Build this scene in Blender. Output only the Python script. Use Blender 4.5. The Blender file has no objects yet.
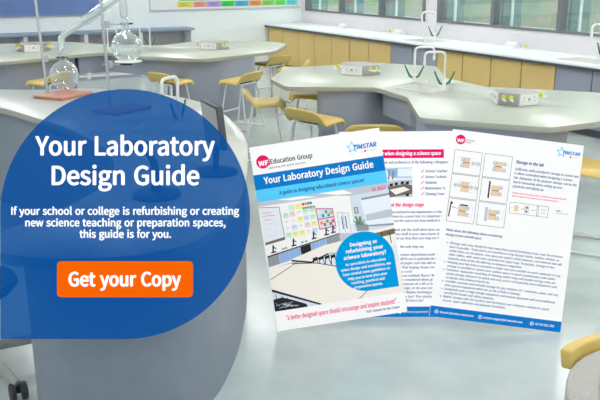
import bpy, bmesh, math, random
from mathutils import Vector, Matrix
random.seed(4)
PI = math.pi
COL = bpy.context.scene.collection

# ------------------------------------------------------------------ helpers
def lin(c):
    return tuple(((v/255)/12.92 if v/255 <= .04045 else ((v/255+.055)/1.055)**2.4) for v in c)

def mat(name, rgb, rough=.5, metal=0.0, noise=0.0, scale=8.0, emis=0.0, spec=.5, bump=0.0, coat=0.0):
    m = bpy.data.materials.new(name); m.use_nodes = True
    nt = m.node_tree; b = nt.nodes['Principled BSDF']
    c = lin(rgb)
    b.inputs['Base Color'].default_value = (*c, 1)
    b.inputs['Roughness'].default_value = rough
    b.inputs['Metallic'].default_value = metal
    b.inputs['Specular IOR Level'].default_value = spec
    b.inputs['Coat Weight'].default_value = coat
    tc = nt.nodes.new('ShaderNodeTexCoord')
    n = nt.nodes.new('ShaderNodeTexNoise'); n.inputs['Scale'].default_value = scale
    n.inputs['Detail'].default_value = 4
    nt.links.new(tc.outputs['Object'], n.inputs['Vector'])
    r = nt.nodes.new('ShaderNodeValToRGB')
    k = max(noise, .004)
    r.color_ramp.elements[0].position = .3; r.color_ramp.elements[1].position = .7
    r.color_ramp.elements[0].color = (*[max(0, v*(1-k)) for v in c], 1)
    r.color_ramp.elements[1].color = (*[min(1, v*(1+k)) for v in c], 1)
    nt.links.new(n.outputs['Fac'], r.inputs['Fac'])
    nt.links.new(r.outputs['Color'], b.inputs['Base Color'])
    if emis > 0:
        nt.links.new(r.outputs['Color'], b.inputs['Emission Color'])
        b.inputs['Emission Strength'].default_value = emis
    if bump > 0:
        bp = nt.nodes.new('ShaderNodeBump'); bp.inputs['Strength'].default_value = bump
        bp.inputs['Distance'].default_value = .01
        nt.links.new(n.outputs['Fac'], bp.inputs['Height'])
        nt.links.new(bp.outputs['Normal'], b.inputs['Normal'])
    return m

def print_mat(name, rgb, k=.30, e=.72):
    """matt printed colour that also glows, to keep its tone even"""
    m = bpy.data.materials.new(name); m.use_nodes = True
    b = m.node_tree.nodes['Principled BSDF']; c = lin(rgb)
    b.inputs['Base Color'].default_value = (*[v*k for v in c], 1)
    b.inputs['Roughness'].default_value = .9
    b.inputs['Specular IOR Level'].default_value = .05
    b.inputs['Emission Color'].default_value = (*c, 1)
    b.inputs['Emission Strength'].default_value = e  # glow put into the printed colour, independent of the lamps
    return m

def glass_mat(name, rgb, through, gloss=.25, rough=.03, body=(235, 240, 240), fres=1.35):
    m = bpy.data.materials.new(name); m.use_nodes = True
    nt = m.node_tree; nt.nodes.clear()
    o = nt.nodes.new('ShaderNodeOutputMaterial')
    t = nt.nodes.new('ShaderNodeBsdfTransparent'); t.inputs['Color'].default_value = (*lin(rgb), 1)
    d = nt.nodes.new('ShaderNodeBsdfDiffuse'); d.inputs['Color'].default_value = (*lin(body), 1)
    g = nt.nodes.new('ShaderNodeBsdfGlossy'); g.inputs['Roughness'].default_value = rough
    g.inputs['Color'].default_value = (.95, 1, 1, 1)
    a = nt.nodes.new('ShaderNodeMixShader'); a.inputs[0].default_value = 1-through
    nt.links.new(t.outputs[0], a.inputs[1]); nt.links.new(d.outputs[0], a.inputs[2])
    fr = nt.nodes.new('ShaderNodeLayerWeight'); fr.inputs['Blend'].default_value = gloss
    b = nt.nodes.new('ShaderNodeMixShader')
    nt.links.new(fr.outputs['Facing'], b.inputs[0])
    nt.links.new(a.outputs[0], b.inputs[1]); nt.links.new(g.outputs[0], b.inputs[2])
    nt.links.new(b.outputs[0], o.inputs['Surface'])
    return m

class MB:
    """collects shapes, builds ONE mesh object"""
    def __init__(s): s.bm = bmesh.new(); s.mats = []
    def mi(s, m):
        if m is None: return 0
        if m not in s.mats: s.mats.append(m)
        return s.mats.index(m)
    def _set(s, faces, m, smooth=False):
        i = s.mi(m)
        for f in faces: f.material_index = i; f.smooth = smooth
    def box(s, x0, x1, y0, y1, z0, z1, m=None, bev=0, M=None):
        r = bmesh.ops.create_cube(s.bm, size=1)
        vs = r['verts']
        for v in vs:
            v.co = Vector(((x0+x1)/2+v.co.x*(x1-x0), (y0+y1)/2+v.co.y*(y1-y0), (z0+z1)/2+v.co.z*(z1-z0)))
            if M: v.co = M @ v.co
        fs = list({f for v in vs for f in v.link_faces})
        s._set(fs, m)
        if bev:
            es = list({e for v in vs for e in v.link_edges})
            rb = bmesh.ops.bevel(s.bm, geom=es, offset=bev, segments=2, affect='EDGES', profile=.5)
            s._set(rb['faces'], m)
        return s
    def prism(s, pts, z0, z1, m=None, bev=0):
        lo = [s.bm.verts.new((p[0], p[1], z0)) for p in pts]
        hi = [s.bm.verts.new((p[0], p[1], z1)) for p in pts]
        n = len(pts)
        fs = [s.bm.faces.new(hi), s.bm.faces.new(lo[::-1])]
        for i in range(n):
            fs.append(s.bm.faces.new((lo[i], lo[(i+1) % n], hi[(i+1) % n], hi[i])))
        bmesh.ops.recalc_face_normals(s.bm, faces=fs)
        s._set(fs, m)
        if bev:
            es = list(set(fs[0].edges) | set(fs[1].edges))
            rb = bmesh.ops.bevel(s.bm, geom=es, offset=bev, segments=2, affect='EDGES', profile=.5)
            s._set(rb['faces'], m)
        return s
    def tube(s, path, r, m=None, seg=10, cap=True):
        path = [Vector(p) for p in path]
        rs = r if isinstance(r, (list, tuple)) else [r]*len(path)
        rings = []; prev = None
        for i, p in enumerate(path):
            if i == 0: t = path[1]-p
            elif i == len(path)-1: t = p-path[i-1]
            else: t = (path[i+1]-p).normalized()+(p-path[i-1]).normalized()
            t.normalize()
            if prev is None:
                u = t.orthogonal().normalized()
            else:
                u = (prev-t*prev.dot(t)).normalized()
            prev = u; w = t.cross(u)
            rings.append([s.bm.verts.new(p+rs[i]*(math.cos(2*PI*k/seg)*u+math.sin(2*PI*k/seg)*w)) for k in range(seg)])
        fs = []
        for a, b in zip(rings, rings[1:]):
            for k in range(seg): fs.append(s.bm.faces.new((a[k], a[(k+1) % seg], b[(k+1) % seg], b[k])))
        if cap:
            fs.append(s.bm.faces.new(rings[0][::-1])); fs.append(s.bm.faces.new(rings[-1]))
        s._set(fs, m, True)
        return s
    def lathe(s, prof, c=(0, 0, 0), m=None, seg=24, axis='z'):
        rings = []
        for r, z in prof:
            ring = []
            for k in range(seg):
                a = 2*PI*k/seg
                v = Vector((r*math.cos(a), r*math.sin(a), z))
                if axis == 'y': v = Vector((v.x, v.z, v.y))
                if axis == 'x': v = Vector((v.z, v.x, v.y))
                ring.append(s.bm.verts.new(v+Vector(c)))
            rings.append(ring)
        fs = []
        for a, b in zip(rings, rings[1:]):
            for k in range(seg): fs.append(s.bm.faces.new((a[k], a[(k+1) % seg], b[(k+1) % seg], b[k])))
        if prof[0][0] > 1e-4: fs.append(s.bm.faces.new(rings[0][::-1]))
        if prof[-1][0] > 1e-4: fs.append(s.bm.faces.new(rings[-1]))
        s._set(fs, m, True)
        return s
    def poly(s, pts, z=0, m=None):
        f = s.bm.faces.new([s.bm.verts.new((p[0], p[1], p[2] if len(p) > 2 else z)) for p in pts])
        s._set([f], m); return s
    def build(s, name, m=None, parent=None, sharp=True):
        bmesh.ops.remove_doubles(s.bm, verts=s.bm.verts, dist=1e-5)
        me = bpy.data.meshes.new(name); s.bm.to_mesh(me); s.bm.free()
        if m is not None: me.materials.append(m)
        for q in s.mats:
            if q is not None: me.materials.append(q)
        o = bpy.data.objects.new(name, me); COL.objects.link(o)
        if parent: o.parent = parent
        if sharp:
            try: me.set_sharp_from_angle(angle=math.radians(40))
            except Exception: pass
        return o

def tag(o, label=None, cat=None, group=None, kind=None):
    if label: o['label'] = label
    if cat: o['category'] = cat
    if group: o['group'] = group
    if kind: o['kind'] = kind
    return o
def empty(name, loc=(0, 0, 0), rz=0, label=None, cat=None, group=None):
    o = bpy.data.objects.new(name, None); COL.objects.link(o)
    o.location = loc; o.rotation_euler = (0, 0, rz); o.empty_display_size = .1
    return tag(o, label, cat, group)
def copy_tree(o, parent=None):
    c = o.copy(); COL.objects.link(c); c.parent = parent
    for ch in o.children: copy_tree(ch, c)
    return c
def struct(o): o['kind'] = 'structure'; return o

def rounded(pts, r, n=5):
    out = []; N = len(pts)
    for i in range(N):
        p = Vector(pts[i]); a = Vector(pts[i-1]); b = Vector(pts[(i+1) % N])
        da = (a-p); db = (b-p)
        rr = min(r, da.length*.45, db.length*.45)
        A = p+da.normalized()*rr; B = p+db.normalized()*rr
        for k in range(n+1):
            t = k/n
            q = A*(1-t)**2+p*2*t*(1-t)+B*t*t
            out.append((q.x, q.y))
    return out
def inset(pts, d):
    """move a polygon's outline inwards"""
    N = len(pts); area = sum(pts[i][0]*pts[(i+1) % N][1]-pts[(i+1) % N][0]*pts[i][1] for i in range(N))
    sg = 1 if area > 0 else -1; out = []
    for i in range(N):
        p = Vector(pts[i]); t = (Vector(pts[(i+1) % N])-Vector(pts[i-1])).normalized()
        out.append((p.x-t.y*d*sg, p.y+t.x*d*sg))
    return out
def bend(pts, r, n=5):
    """3-D polyline with rounded corners"""
    out = [Vector(pts[0])]
    for i in range(1, len(pts)-1):
        p = Vector(pts[i]); a = Vector(pts[i-1]); b = Vector(pts[i+1])
        rr = min(r, (a-p).length*.48, (b-p).length*.48)
        A = p+(a-p).normalized()*rr; B = p+(b-p).normalized()*rr
        for k in range(n+1):
            t = k/n; out.append(A*(1-t)**2+p*2*t*(1-t)+B*t*t)
    out.append(Vector(pts[-1])); return out

# ------------------------------------------------------------------ materials
M = {}
M['wall'] = mat('wall_paint', (236, 241, 241), .8, noise=.01)
M['wallw'] = mat('window_wall_paint', (226, 222, 226), .8, noise=.015)
M['ceil'] = mat('ceiling_paint', (238, 240, 240), .9)
M['floor'] = mat('vinyl_floor', (190, 201, 199), .2, noise=.06, scale=4.5, spec=.55)
M['top'] = mat('bench_laminate', (192, 197, 182), .28, noise=.02, scale=60, spec=.5)
M['topedge'] = mat('bench_edge', (172, 172, 162), .5)
M['grey'] = mat('grey_laminate', (162, 167, 182), .55, noise=.02, scale=30)
M['greyd'] = mat('desk_grey_laminate', (138, 146, 158), .45, noise=.03, scale=14)
M['blueg'] = mat('blue_grey_edge', (136, 152, 174), .5)
M['yellow'] = mat('yellow_laminate', (236, 202, 130), .5, noise=.02, scale=20)
M['seat'] = mat('yellow_plastic', (224, 192, 106), .38, noise=.02)
M['tube'] = mat('white_tube', (232, 232, 232), .35)
M['worktop'] = mat('white_worktop', (246, 250, 250), .35, noise=.01)
M['dark'] = mat('dark_edge', (86, 86, 92), .5)
M['frame'] = mat('window_frame_grey', (116, 118, 122), .5)
M['fin'] = mat('window_fin_teal', (104, 128, 130), .5)
M['white'] = mat('white_plastic', (240, 240, 238), .35)
M['green'] = mat('green_lever', (64, 120, 92), .4)
M['tapy'] = mat('yellow_tap', (232, 226, 60), .4)
M['pod'] = mat('pod_grey', (176, 174, 168), .45)
M['shelfback'] = mat('shelf_grey', (188, 186, 190), .7)
M['sink'] = mat('sink_white', (236, 236, 232), .25)
M['terra'] = mat('retort_base_red', (196, 136, 112), .45, noise=.05)
M['rod'] = mat('steel_rod', (196, 200, 202), .3, metal=.3)
M['steel'] = mat('chrome', (180, 182, 186), .2, metal=1)
M['black'] = mat('black_plastic', (52, 54, 58), .5)
M['charc'] = mat('charcoal', (84, 86, 90), .5)
M['screen'] = mat('monitor_back', (176, 176, 172), .5)
M['fabric'] = mat('grey_fabric', (186, 184, 178), .95, noise=.10, scale=160, bump=.3)
M['dfab'] = mat('dark_fabric', (60, 62, 70), .95, noise=.1, scale=80)
M['pale'] = mat('pale_grey_plastic', (176, 176, 174), .5)
M['glass'] = glass_mat('lab_glass', (246, 250, 250), .86, .35)
M['winglass'] = glass_mat('window_glass', (244, 247, 245), .93, .12, .01, (220, 240, 240))
M['lamp'] = print_mat('lamp_diffuser', (255, 255, 255)); M['lamp'].node_tree.nodes['Principled BSDF'].inputs['Emission Strength'].default_value = 35.0
M['blueb'] = mat('blue_board', (104, 128, 184), .35, noise=.10, scale=1.5)
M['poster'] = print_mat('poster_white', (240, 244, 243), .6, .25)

# ------------------------------------------------------------------ room shell
XW, YB, XL, YN, ZC = 8.85, 15.65, -3.2, -2.4, 3.1
struct(MB().box(XL, XW, YN, YB, -.1, 0).build('floor', M['floor']))
struct(MB().box(XL-.15, XW+.15, YN-.15, YB+.15, ZC, ZC+.12).build('ceiling', M['ceil']))
struct(MB().box(XL-.15, XW+.15, YB, YB+.15, -.1, ZC).build('wall_back', M['wall']))
struct(MB().box(XL-.15, XL, YN, YB, -.1, ZC).build('wall_left', M['wall']))
struct(MB().box(XL-.15, XW+.15, YN-.15, YN, -.1, ZC).build('wall_near', M['wall']))
ZS, ZT = 1.165, 2.55
groups = [(15.45, 11.29, (14.05, 12.65)), (10.96, 6.86, (9.61, 8.26)), (6.5, 2.4, (5.15, 3.8))]
w = MB().box(XW, XW+.15, YN, YB, -.1, ZS).box(XW, XW+.15, YN, YB, ZT, ZC)
prev = YB
for y1, y0, _ in groups:
    w.box(XW, XW+.15, y1, prev, ZS, ZT); prev = y0
w.box(XW, XW+.15, YN, prev, ZS, ZT)
struct(w.build('wall_right', M['wallw']))
for i, (y1, y0, mul) in enumerate(groups):
    e = empty('window_%d' % (i+1), (XW, (y0+y1)/2, ZS)); struct(e)
    cy = (y0+y1)/2
    f = MB(); fw = .035
    f.box(-.015, .12, y0-cy, y1-cy, 0, .038); f.box(-.02, .12, y0-cy, y1-cy, ZT-ZS-.06, ZT-ZS)
    for y in (y0+fw, y1-fw): f.box(-.02, .12, y-cy-fw, y-cy+fw, 0, ZT-ZS)
    for y in mul: f.box(-.02, .12, y-cy-fw, y-cy+fw, 0, ZT-ZS)
    f.build('window_frame', M['frame'], e)
    ys = [y1, *mul, y0]
    for a, b in zip(ys, ys[1:]):
        MB().box(.04, .05, b-cy+.03, a-cy-.03, .05, ZT-ZS-.05).build('window_pane', M['winglass'], e)
        # outer reveal fin beside each pane with its white bead
        MB().box(.12, .50, a-cy-.10, a-cy-.05, -.03, ZT-ZS).build('window_fin', M['fin'], e)
        MB().box(.26, .31, a-cy-.125, a-cy-.10, -.03, ZT-ZS).build('window_bead', M['white'], e)
    MB().box(.12, .55, y0-cy, y1-cy, -.05, .0).build('window_sill', mat('sill_%d' % i, (206, 226, 222), .5), e)
# skirting
struct(MB().box(XL, XW, YB-.015, YB, 0, .1).build('baseboard_back', M['white']))

# outside: lawn and a planted bank
gm = mat('lawn', (150, 165, 120), .95, noise=.25, scale=.8)
struct(MB().box(XW+.15, 60, -20, 50, -.5, -.4).build('ground', gm))
bm = MB()
nx, ny = 10, 60
rows = [[bm.bm.verts.new((13+ix*1.6+random.uniform(-.4, .4), -10+iy*.9, -.4+5*(ix/(nx-1))**.8+random.uniform(-.25, .25))) for iy in range(ny)] for ix in range(nx)]
for a, b in zip(rows, rows[1:]):
    for k in range(ny-1): bm.bm.faces.new((a[k], b[k], b[k+1], a[k+1])).smooth = True
mm = bpy.data.materials.new('planted_bank'); mm.use_nodes = True
nt = mm.node_tree; b = nt.nodes['Principled BSDF']; b.inputs['Roughness'].default_value = 1
tc = nt.nodes.new('ShaderNodeTexCoord'); n = nt.nodes.new('ShaderNodeTexNoise'); n.inputs['Scale'].default_value = .9; n.inputs['Detail'].default_value = 3
r = nt.nodes.new('ShaderNodeValToRGB'); r.color_ramp.elements[0].color = (*lin((92, 106, 84)), 1); r.color_ramp.elements[0].position = .35
r.color_ramp.elements[1].color = (*lin((140, 126, 110)), 1); r.color_ramp.elements[1].position = .68
q = r.color_ramp.elements.new(.5); q.color = (*lin((112, 124, 98)), 1)
nt.links.new(tc.outputs['Object'], n.inputs['Vector']); nt.links.new(n.outputs['Fac'], r.inputs['Fac']); nt.links.new(r.outputs['Color'], b.inputs['Base Color'])
bank = bm.build('planted_bank', mm, sharp=False)
tag(bank, 'green and brown planted bank outside beyond the windows', 'bank', kind='stuff')

# ceiling lights
cl = None
lights = [(x, y) for x in (-1.2, 1.9, 5.0, 7.6) for y in (-.6, 3.0, 6.6, 10.2, 13.8)]
for x, y in lights:
    if cl is None:
        cl = empty('ceiling_light', (x, y, ZC), 0, 'slim white linear ceiling light fitting', 'light', 'linear ceiling lights')
        MB().box(-.11, .11, -.75, .75, -.07, 0, bev=.008).build('housing', M['white'], cl)
        MB().box(-.085, .085, -.72, .72, -.078, -.0705).build('diffuser', M['lamp'], cl)
    else:
        c = copy_tree(cl); c.location = (x, y, ZC)

# ------------------------------------------------------------------ back wall: blue board, poster, shelf units
bb = empty('wall_board', (3.0, YB, 1.19), 0, 'wide blue display board fixed on the back wall above the shelves', 'board')
MB().box(-2.2, 1.45, -.03, 0, .02, 1.2).build('board_panel', M['blueb'], bb)
MB().box(-2.22, 1.47, -.035, 0, 0, .02).box(1.45, 1.47, -.035, 0, .02, 1.2).box(-2.22, -2.2, -.035, 0, .02, 1.2).build('board_frame', M['blueg'], bb)

po = empty('wall_poster', (5.41, YB, 1.25), 0, 'large white chart with a row of coloured boxes along its lower edge', 'poster')
MB().box(0, 3.38, -.03, 0, 0, 1.3).build('poster_sheet', M['poster'], po)
MB().box(-.01, 3.39, -.035, 0, -.015, 0).box(-.015, 0, -.035, 0, -.015, 1.3).build('poster_frame', mat('poster_frame', (190, 196, 198), .5), po)
cols = [(236, 226, 100), (244, 166, 158), (196, 160, 240), (70, 216, 90), (90, 190, 232), (246, 168, 96), (160, 226, 120), (130, 240, 110), (130, 236, 236)]
xs = [5.98, 6.31, 6.61, 6.93, 7.24, 7.57, 7.87, 8.19, 8.45, 8.74]
for i, c in enumerate(cols):
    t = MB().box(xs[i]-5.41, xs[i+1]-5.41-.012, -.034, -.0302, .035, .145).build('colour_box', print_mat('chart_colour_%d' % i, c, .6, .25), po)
    t2 = MB()
    for row in (0, 1):
        for k in range(5):
            a = xs[i]-5.41+.05+k*.035
            t2.box(a, a+.026, -.0352, -.0342, .10-row*.035, .112-row*.035)
    t2.build('chart_writing', mat('chart_ink_%d' % i, tuple(int(v*.55) for v in c), .8), t)
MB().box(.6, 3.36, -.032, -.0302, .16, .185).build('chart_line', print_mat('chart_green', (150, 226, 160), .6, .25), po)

# open shelf units along the back wall
edges = [0.76, 1.83, 2.89, 3.99, 5.05, 6.12]
# divider positions seen in the room
edges = [-.35, .75, 1.83, 2.89, 3.99, 5.05, 6.12]
YS = 15.2
names = ['leftmost pale grey open shelf unit on the back wall', 'pale grey open shelf unit, second from the left on the back wall',
         'pale grey open shelf unit, third from the left under the blue board', 'pale grey open shelf unit, fourth from the left behind the retort stand',
         'pale grey open shelf unit, second from the right end of the row', 'pale grey open shelf unit at the right end of the row below the chart']
for i, (a, b) in enumerate(zip(edges, edges[1:])):
    e = empty('shelf_unit', ((a+b)/2, YS+.22, 0), 0, names[i], 'shelf unit', 'open shelf units along the back wall')
    hw = (b-a)/2-.004
    MB().box(-hw, -hw+.03, -.2, .2, .02, .86).build('side_panel', M['white'], e); MB().box(hw-.03, hw, -.2, .2, .02, .86).build('side_panel', M['white'], e)
    MB().box(-hw, hw, .19, .215, .02, .86).build('back_panel', M['shelfback'], e)
    MB().box(-hw+.03, hw-.03, -.19, .19, .50, .525).build('shelf', M['white'], e)
    MB().box(-hw+.03, hw-.03, -.19, .19, .06, .09).build('shelf', M['white'], e)
    MB().box(-hw, hw, -.18, .19, 0, .06).build('plinth', M['grey'], e)
st = MB().box(-.35, 6.15, YS-.02, YB-.003, .862, .905, bev=.006).build('counter', M['blueg'])
tag(st, 'long blue grey top running over the row of open shelf units', 'counter')

# ------------------------------------------------------------------ window bench
wt = MB().box(7.93, XW-.002, 1.0, YB-.02, .875, .905, M['worktop'], bev=.004).box(7.935, 8.0, 1.0, YB-.02, .84, .8745, M['dark'])
wto = wt.build('worktop'); tag(wto, 'long white worktop running under the windows', 'worktop')
ce = [15.6, 14.95, 14.3, 13.64, 13.01, 12.39, 11.78, 11.12, 10.52, 9.89, 9.29, 8.68, 8.08, 7.47, 6.87, 6.27, 5.65, 5.03, 4.41, 3.79]
kinds = 'YYYYYYYGGYYYYGGYYYY'
nth = ['first', 'second', 'third', 'fourth', 'fifth', 'sixth', 'seventh']
cnt = {}
runs = []
k0 = None; run = 0; pos = 0
for i, kd in enumerate(kinds):
    if kd != k0: k0 = kd; run += 1; pos = 0
    pos += 1; runs.append((run, pos))
place = {1: 'in the run beside the far corner', 2: 'below the far sink', 3: 'in the middle run under the windows', 4: 'below the near sink', 5: 'in the run nearest the right side'}
for i, kd in enumerate(kinds):
    a, b = ce[i+1], ce[i]
    run, pos = runs[i]; word = 'yellow' if kd == 'Y' else 'grey'
    e = empty('base_cabinet', (8.4, (a+b)/2, 0), 0, '%s flat fronted cabinet, %s from the far end %s' % (word, nth[pos-1], place[run]), 'cabinet', '%s cabinets %s' % (word, place[run]))
    h = (b-a)/2
    MB().box(-.36, .42, -h+.001, h-.001, .1, .835).build('carcass', M['grey'] if kd == 'G' else M['yellow'], e)
    MB().box(-.3, .42, -h+.001, h-.001, 0, .1).build('plinth', M['dark'], e)
    d = MB().box(-.385, -.362, -h+.009, h-.009, .115, .825, bev=.003).build('door', M['yellow'] if kd == 'Y' else M['grey'], e)
    MB().box(-.372, -.361, -h-.003+.012-.012, -h+.008, .1, .83).build('shadow_gap', M['dark'], e)

# ------------------------------------------------------------------ taps and sinks
def make_tap(h=.36, reach=.2, r=.012):
    e = empty('lab_tap', (0, 0, 0))
    MB().lathe([(.030, 0), (.030, .012), (.022, .02), (.022, .075), (.013, .085)]).build('tap_base', M['white'], e)
    MB().tube(bend([(0, 0, .07), (0, 0, h), (reach, 0, h), (reach, 0, h-.1)], .05, 6), r).lathe([(r*1.2, h-.13), (r*1.25, h-.09)], c=(reach, 0, 0), seg=10).build('swan_neck', M['white'], e)
    for s in (-1, 1):
        MB().tube([(s*.012, 0, .045), (s*.045, 0, .06), (s*.075, 0, .12), (s*.10, 0, .175)], [.010, .013, .009, .007], seg=8).build('lever', M['green'], e)
    return e
TAP = make_tap()
def place_tap(x, y, z, rz, label, sc=1.0, first=[True]):
    t = TAP if first[0] else copy_tree(TAP)
    first[0] = False
    t.location = (x, y, z); t.rotation_euler = (0, 0, rz); t.scale = (sc, sc, sc)
    tag(t, label, 'tap', 'white swan neck taps with green levers'); return t
AZ = math.radians
def sink(x, y, z, w, d, rz, label):
    e = empty('sink', (x, y, z), rz, label, 'sink', 'small white lab sinks')
    m = MB()
    t = .012
    m.box(-w/2, w/2, -d/2, -d/2+t, -.0, .008).box(-w/2, w/2, d/2-t, d/2, -.0, .008).box(-w/2, -w/2+t, -d/2, d/2, 0, .008).box(w/2-t, w/2, -d/2, d/2, 0, .008)
    m.build('sink_rim', M['sink'], e)
    b = MB(); D = .15
    for a in ((-w/2+.006, -w/2+.014, -d/2+.006, d/2-.006), (w/2-.014, w/2-.006, -d/2+.006, d/2-.006), (-w/2+.006, w/2-.006, -d/2+.006, -d/2+.014), (-w/2+.006, w/2-.006, d/2-.014, d/2-.006)):
        b.box(*a, -D, .004)
    b.box(-w/2+.006, w/2-.006, -d/2+.006, d/2-.006, -D-.008, -D)
    b.build('basin', M['sink'], e)
    MB().lathe([(.028, -D+.0), (.028, -D+.003), (.02, -D+.004)]).build('drain', M['steel'], e)
    return e
def cut(o, x, y, w, d, rz, z0=.7, z1=1.0):
    """cut the sink opening out of a worktop"""
    c, s = math.cos(rz), math.sin(rz)
    pts = [(x+a*c-b*s, y+a*s+b*c) for a, b in ((-w/2, -d/2), (w/2, -d/2), (w/2, d/2), (-w/2, d/2))]
    k = MB().prism(pts, z0, z1).build('cutter')
    bpy.context.view_layer.update(); k.matrix_world = o.matrix_world.copy()
    md = o.modifiers.new('sink_cut', 'BOOLEAN'); md.operation = 'DIFFERENCE'; md.object = k; md.solver = 'EXACT'
    bpy.context.view_layer.update()
    dg = bpy.context.evaluated_depsgraph_get()
    me = bpy.data.meshes.new_from_object(o.evaluated_get(dg))
    o.modifiers.clear(); old = o.data; o.data = me
    bpy.data.objects.remove(k)

# window bench sinks
for (y, lab) in ((10.55, 'far'), (7.2, 'near')):
    cut(wto, 8.3, y, .42, .66, 0, .72, 1.0)
    sink(8.3, y, .905, .43, .67, 0, 'white inset sink in the window worktop, the %s one of two' % lab)
place_tap(8.62, 10.72, .905, PI-.2, 'white swan neck tap with green levers at the far window worktop sink', 1.25)
place_tap(8.62, 7.25, .905, PI, 'white swan neck tap with green levers at the near window worktop sink', 1.25)

# window bench sockets
def socket_box(x, y, label):
    e = empty('socket_box', (x, y, .906), 0, label, 'socket', 'white socket boxes on the window worktop'); e.scale = (.8, .72, .7)
    m = MB(); pts = [(-.12, -.14), (.0, -.14), (.0, .14), (-.12, .14)]
    v = [m.bm.verts.new(p) for p in ((-.09, -.14, 0), (.06, -.14, 0), (.06, .14, 0), (-.09, .14, 0), (-.01, -.14, .12), (.06, -.14, .12), (.06, .14, .12), (-.01, .14, .12))]
    for f in ((3, 2, 1, 0), (4, 5, 6, 7), (0, 1, 5, 4), (2, 3, 7, 6), (1, 2, 6, 5), (3, 0, 4, 7)): m.bm.faces.new([v[i] for i in f])
    m.build('housing', M['white'], e)
    s = MB()
    for yy in (-.07, .07): s.box(-.057, -.049, yy-.035, yy+.035, .045, .058)
    s.build('socket_holes', M['pod'], e)
for x, y, l in ((8.7, 13.7, 'white sloping socket box on the window worktop, farthest of three'), (8.7, 11.85, 'white sloping socket box left of the far window tap'), (8.7, 9.0, 'white sloping socket box between the two window taps')):
    socket_box(x, y, l)
for x, y, l in ((8.7, 12.12, 'small yellow gas tap beside the socket box left of the far window tap'), (8.7, 8.72, 'small yellow gas tap beside the socket box between the window taps')):
    e = empty('gas_tap', (x, y, .906), 0, l, 'gas tap', 'small yellow gas taps on the window worktop'); e.scale = (.7, .7, .7)
    MB().lathe([(.02, 0), (.02, .03), (.012, .04)]).tube([(0, 0, .035), (-.09, 0, .05)], .011).build('nozzle', M['white'], e)
    MB().box(-.035, .035, -.02, .02, .05, .09, bev=.008).build('tap_handle', M['tapy'], e)

# ------------------------------------------------------------------ student benches
def edge_band(o):
    o.data.materials.append(M['topedge'])
    for p in o.data.polygons:
        if abs(p.normal.z) < .6: p.material_index = 1
def bench(name, label, top, r, bases, aprons, loc):
    e = empty(name, (loc[0], loc[1], 0), 0, label, 'lab bench')
    off = lambda P: [(p[0]-loc[0], p[1]-loc[1]) for p in P]
    P = rounded(off(top), r)
    t = MB().prism(P, .853, .90, bev=.004).build('benchtop', M['top'], e); edge_band(t)
    for b in bases:
        q = MB().prism(rounded(off(b), .12), .0, .8525).build('base_panel', M['grey'], e)
        MB().prism(rounded(inset(off(b), -.006), .12), .0, .06).build('kick_strip', M['pale'], q)
    for b in aprons:
        MB().prism(off(b), .62, .8525).build('apron', M['grey'], e)
    return e, t
A_top = [(1.1, 11.3), (1.72, 10.83), (2.56, 11.16), (2.98, 11.34), (3.22, 11.42), (3.47, 10.67), (4.13, 9.87), (5.42, 10.36), (6.14, 11.3), (6.1, 11.65), (5.69, 12.1), (4.9, 12.33), (4.24, 12.0), (3.6, 12.6), (3.11, 13.5), (2.0, 13.46), (1.0, 12.6)]
eA, tA = bench('student_bench', 'large pale green-grey angled bench nearest the back wall', A_top, .16,
    [[(3.98, 10.25), (4.45, 10.02), (5.03, 10.2), (5.1, 10.4), (4.9, 11.6), (4.2, 11.6)],
     [(1.4, 11.5), (1.85, 11.05), (2.5, 11.28), (2.82, 11.36), (2.9, 12.9), (2.2, 13.1), (1.4, 12.5)]],
    [[(2.85, 11.38), (3.28, 11.5), (3.55, 10.85), (4.02, 10.3), (4.2, 11.9), (3.5, 12.3), (2.89, 12.6)]], (3.6, 11.6))
B_top = [(3.84, 7.10), (3.98, 7.72), (4.58, 8.5), (5.85, 8.42), (6.28, 7.75), (5.68, 6.85), (5.6, 6.1), (6.26, 5.3), (6.25, 4.9), (5.48, 4.33), (5.1, 4.22), (4.54, 4.24), (3.94, 5.04), (4.50, 5.96), (4.60, 6.62)]
eB, tB = bench('student_bench', 'large pale green-grey angled bench in front of the yellow window cabinets', B_top, .07,
    [[(4.13, 7.02), (4.55, 6.68), (5.5, 6.95), (5.95, 7.6), (5.6, 7.85), (5.15, 7.7), (4.55, 7.45)],
     [(4.1, 5.3), (4.0, 5.08), (4.55, 4.42), (4.93, 4.36), (5.1, 4.9), (5.1, 5.8), (4.6, 5.85)]],
    [[(4.68, 6.6), (4.56, 5.98), (4.63, 5.87), (5.45, 5.95), (5.5, 6.9), (4.8, 6.75)]], (5.05, 6.4))
def sink_in(t, e, x, y, w, d, rz, label, apron=None):
    cut(t, x-e.location.x, y-e.location.y, w-.012, d-.012, rz, .6, 1.0)
    for ch in e.children:
        if ch.name.startswith('apron'): cut(ch, x-e.location.x, y-e.location.y, w-.004, d-.004, rz, .5, 1.0)
    sink(x, y, .9005, w, d, rz, label)
bpy.context.view_layer.update()
sink_in(tB, eB, 4.93, 6.27, .34, .42, .15, 'white square sink in the window side bench, the near one')
sink_in(tB, eB, 5.28, 6.56, .26, .36, .15, 'white square sink in the window side bench, the far one')
place_tap(5.17, 6.74, .901, -.55, 'white swan neck tap at the far side of the window side bench sinks', 1.0)
place_tap(5.12, 6.19, .901, 2.6, 'white swan neck tap at the near side of the window side bench sinks', 1.0)
sink_in(tA, eA, 3.62, 11.55, .5, .34, .2, 'white square sink in the middle of the bench near the back wall')
place_tap(3.42, 11.85, .901, -.9, 'white swan neck tap with green levers left of the back bench sink', .8)
place_tap(4.05, 11.8, .901, 2.4, 'white swan neck tap with green levers right of the back bench sink', .8)

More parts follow.
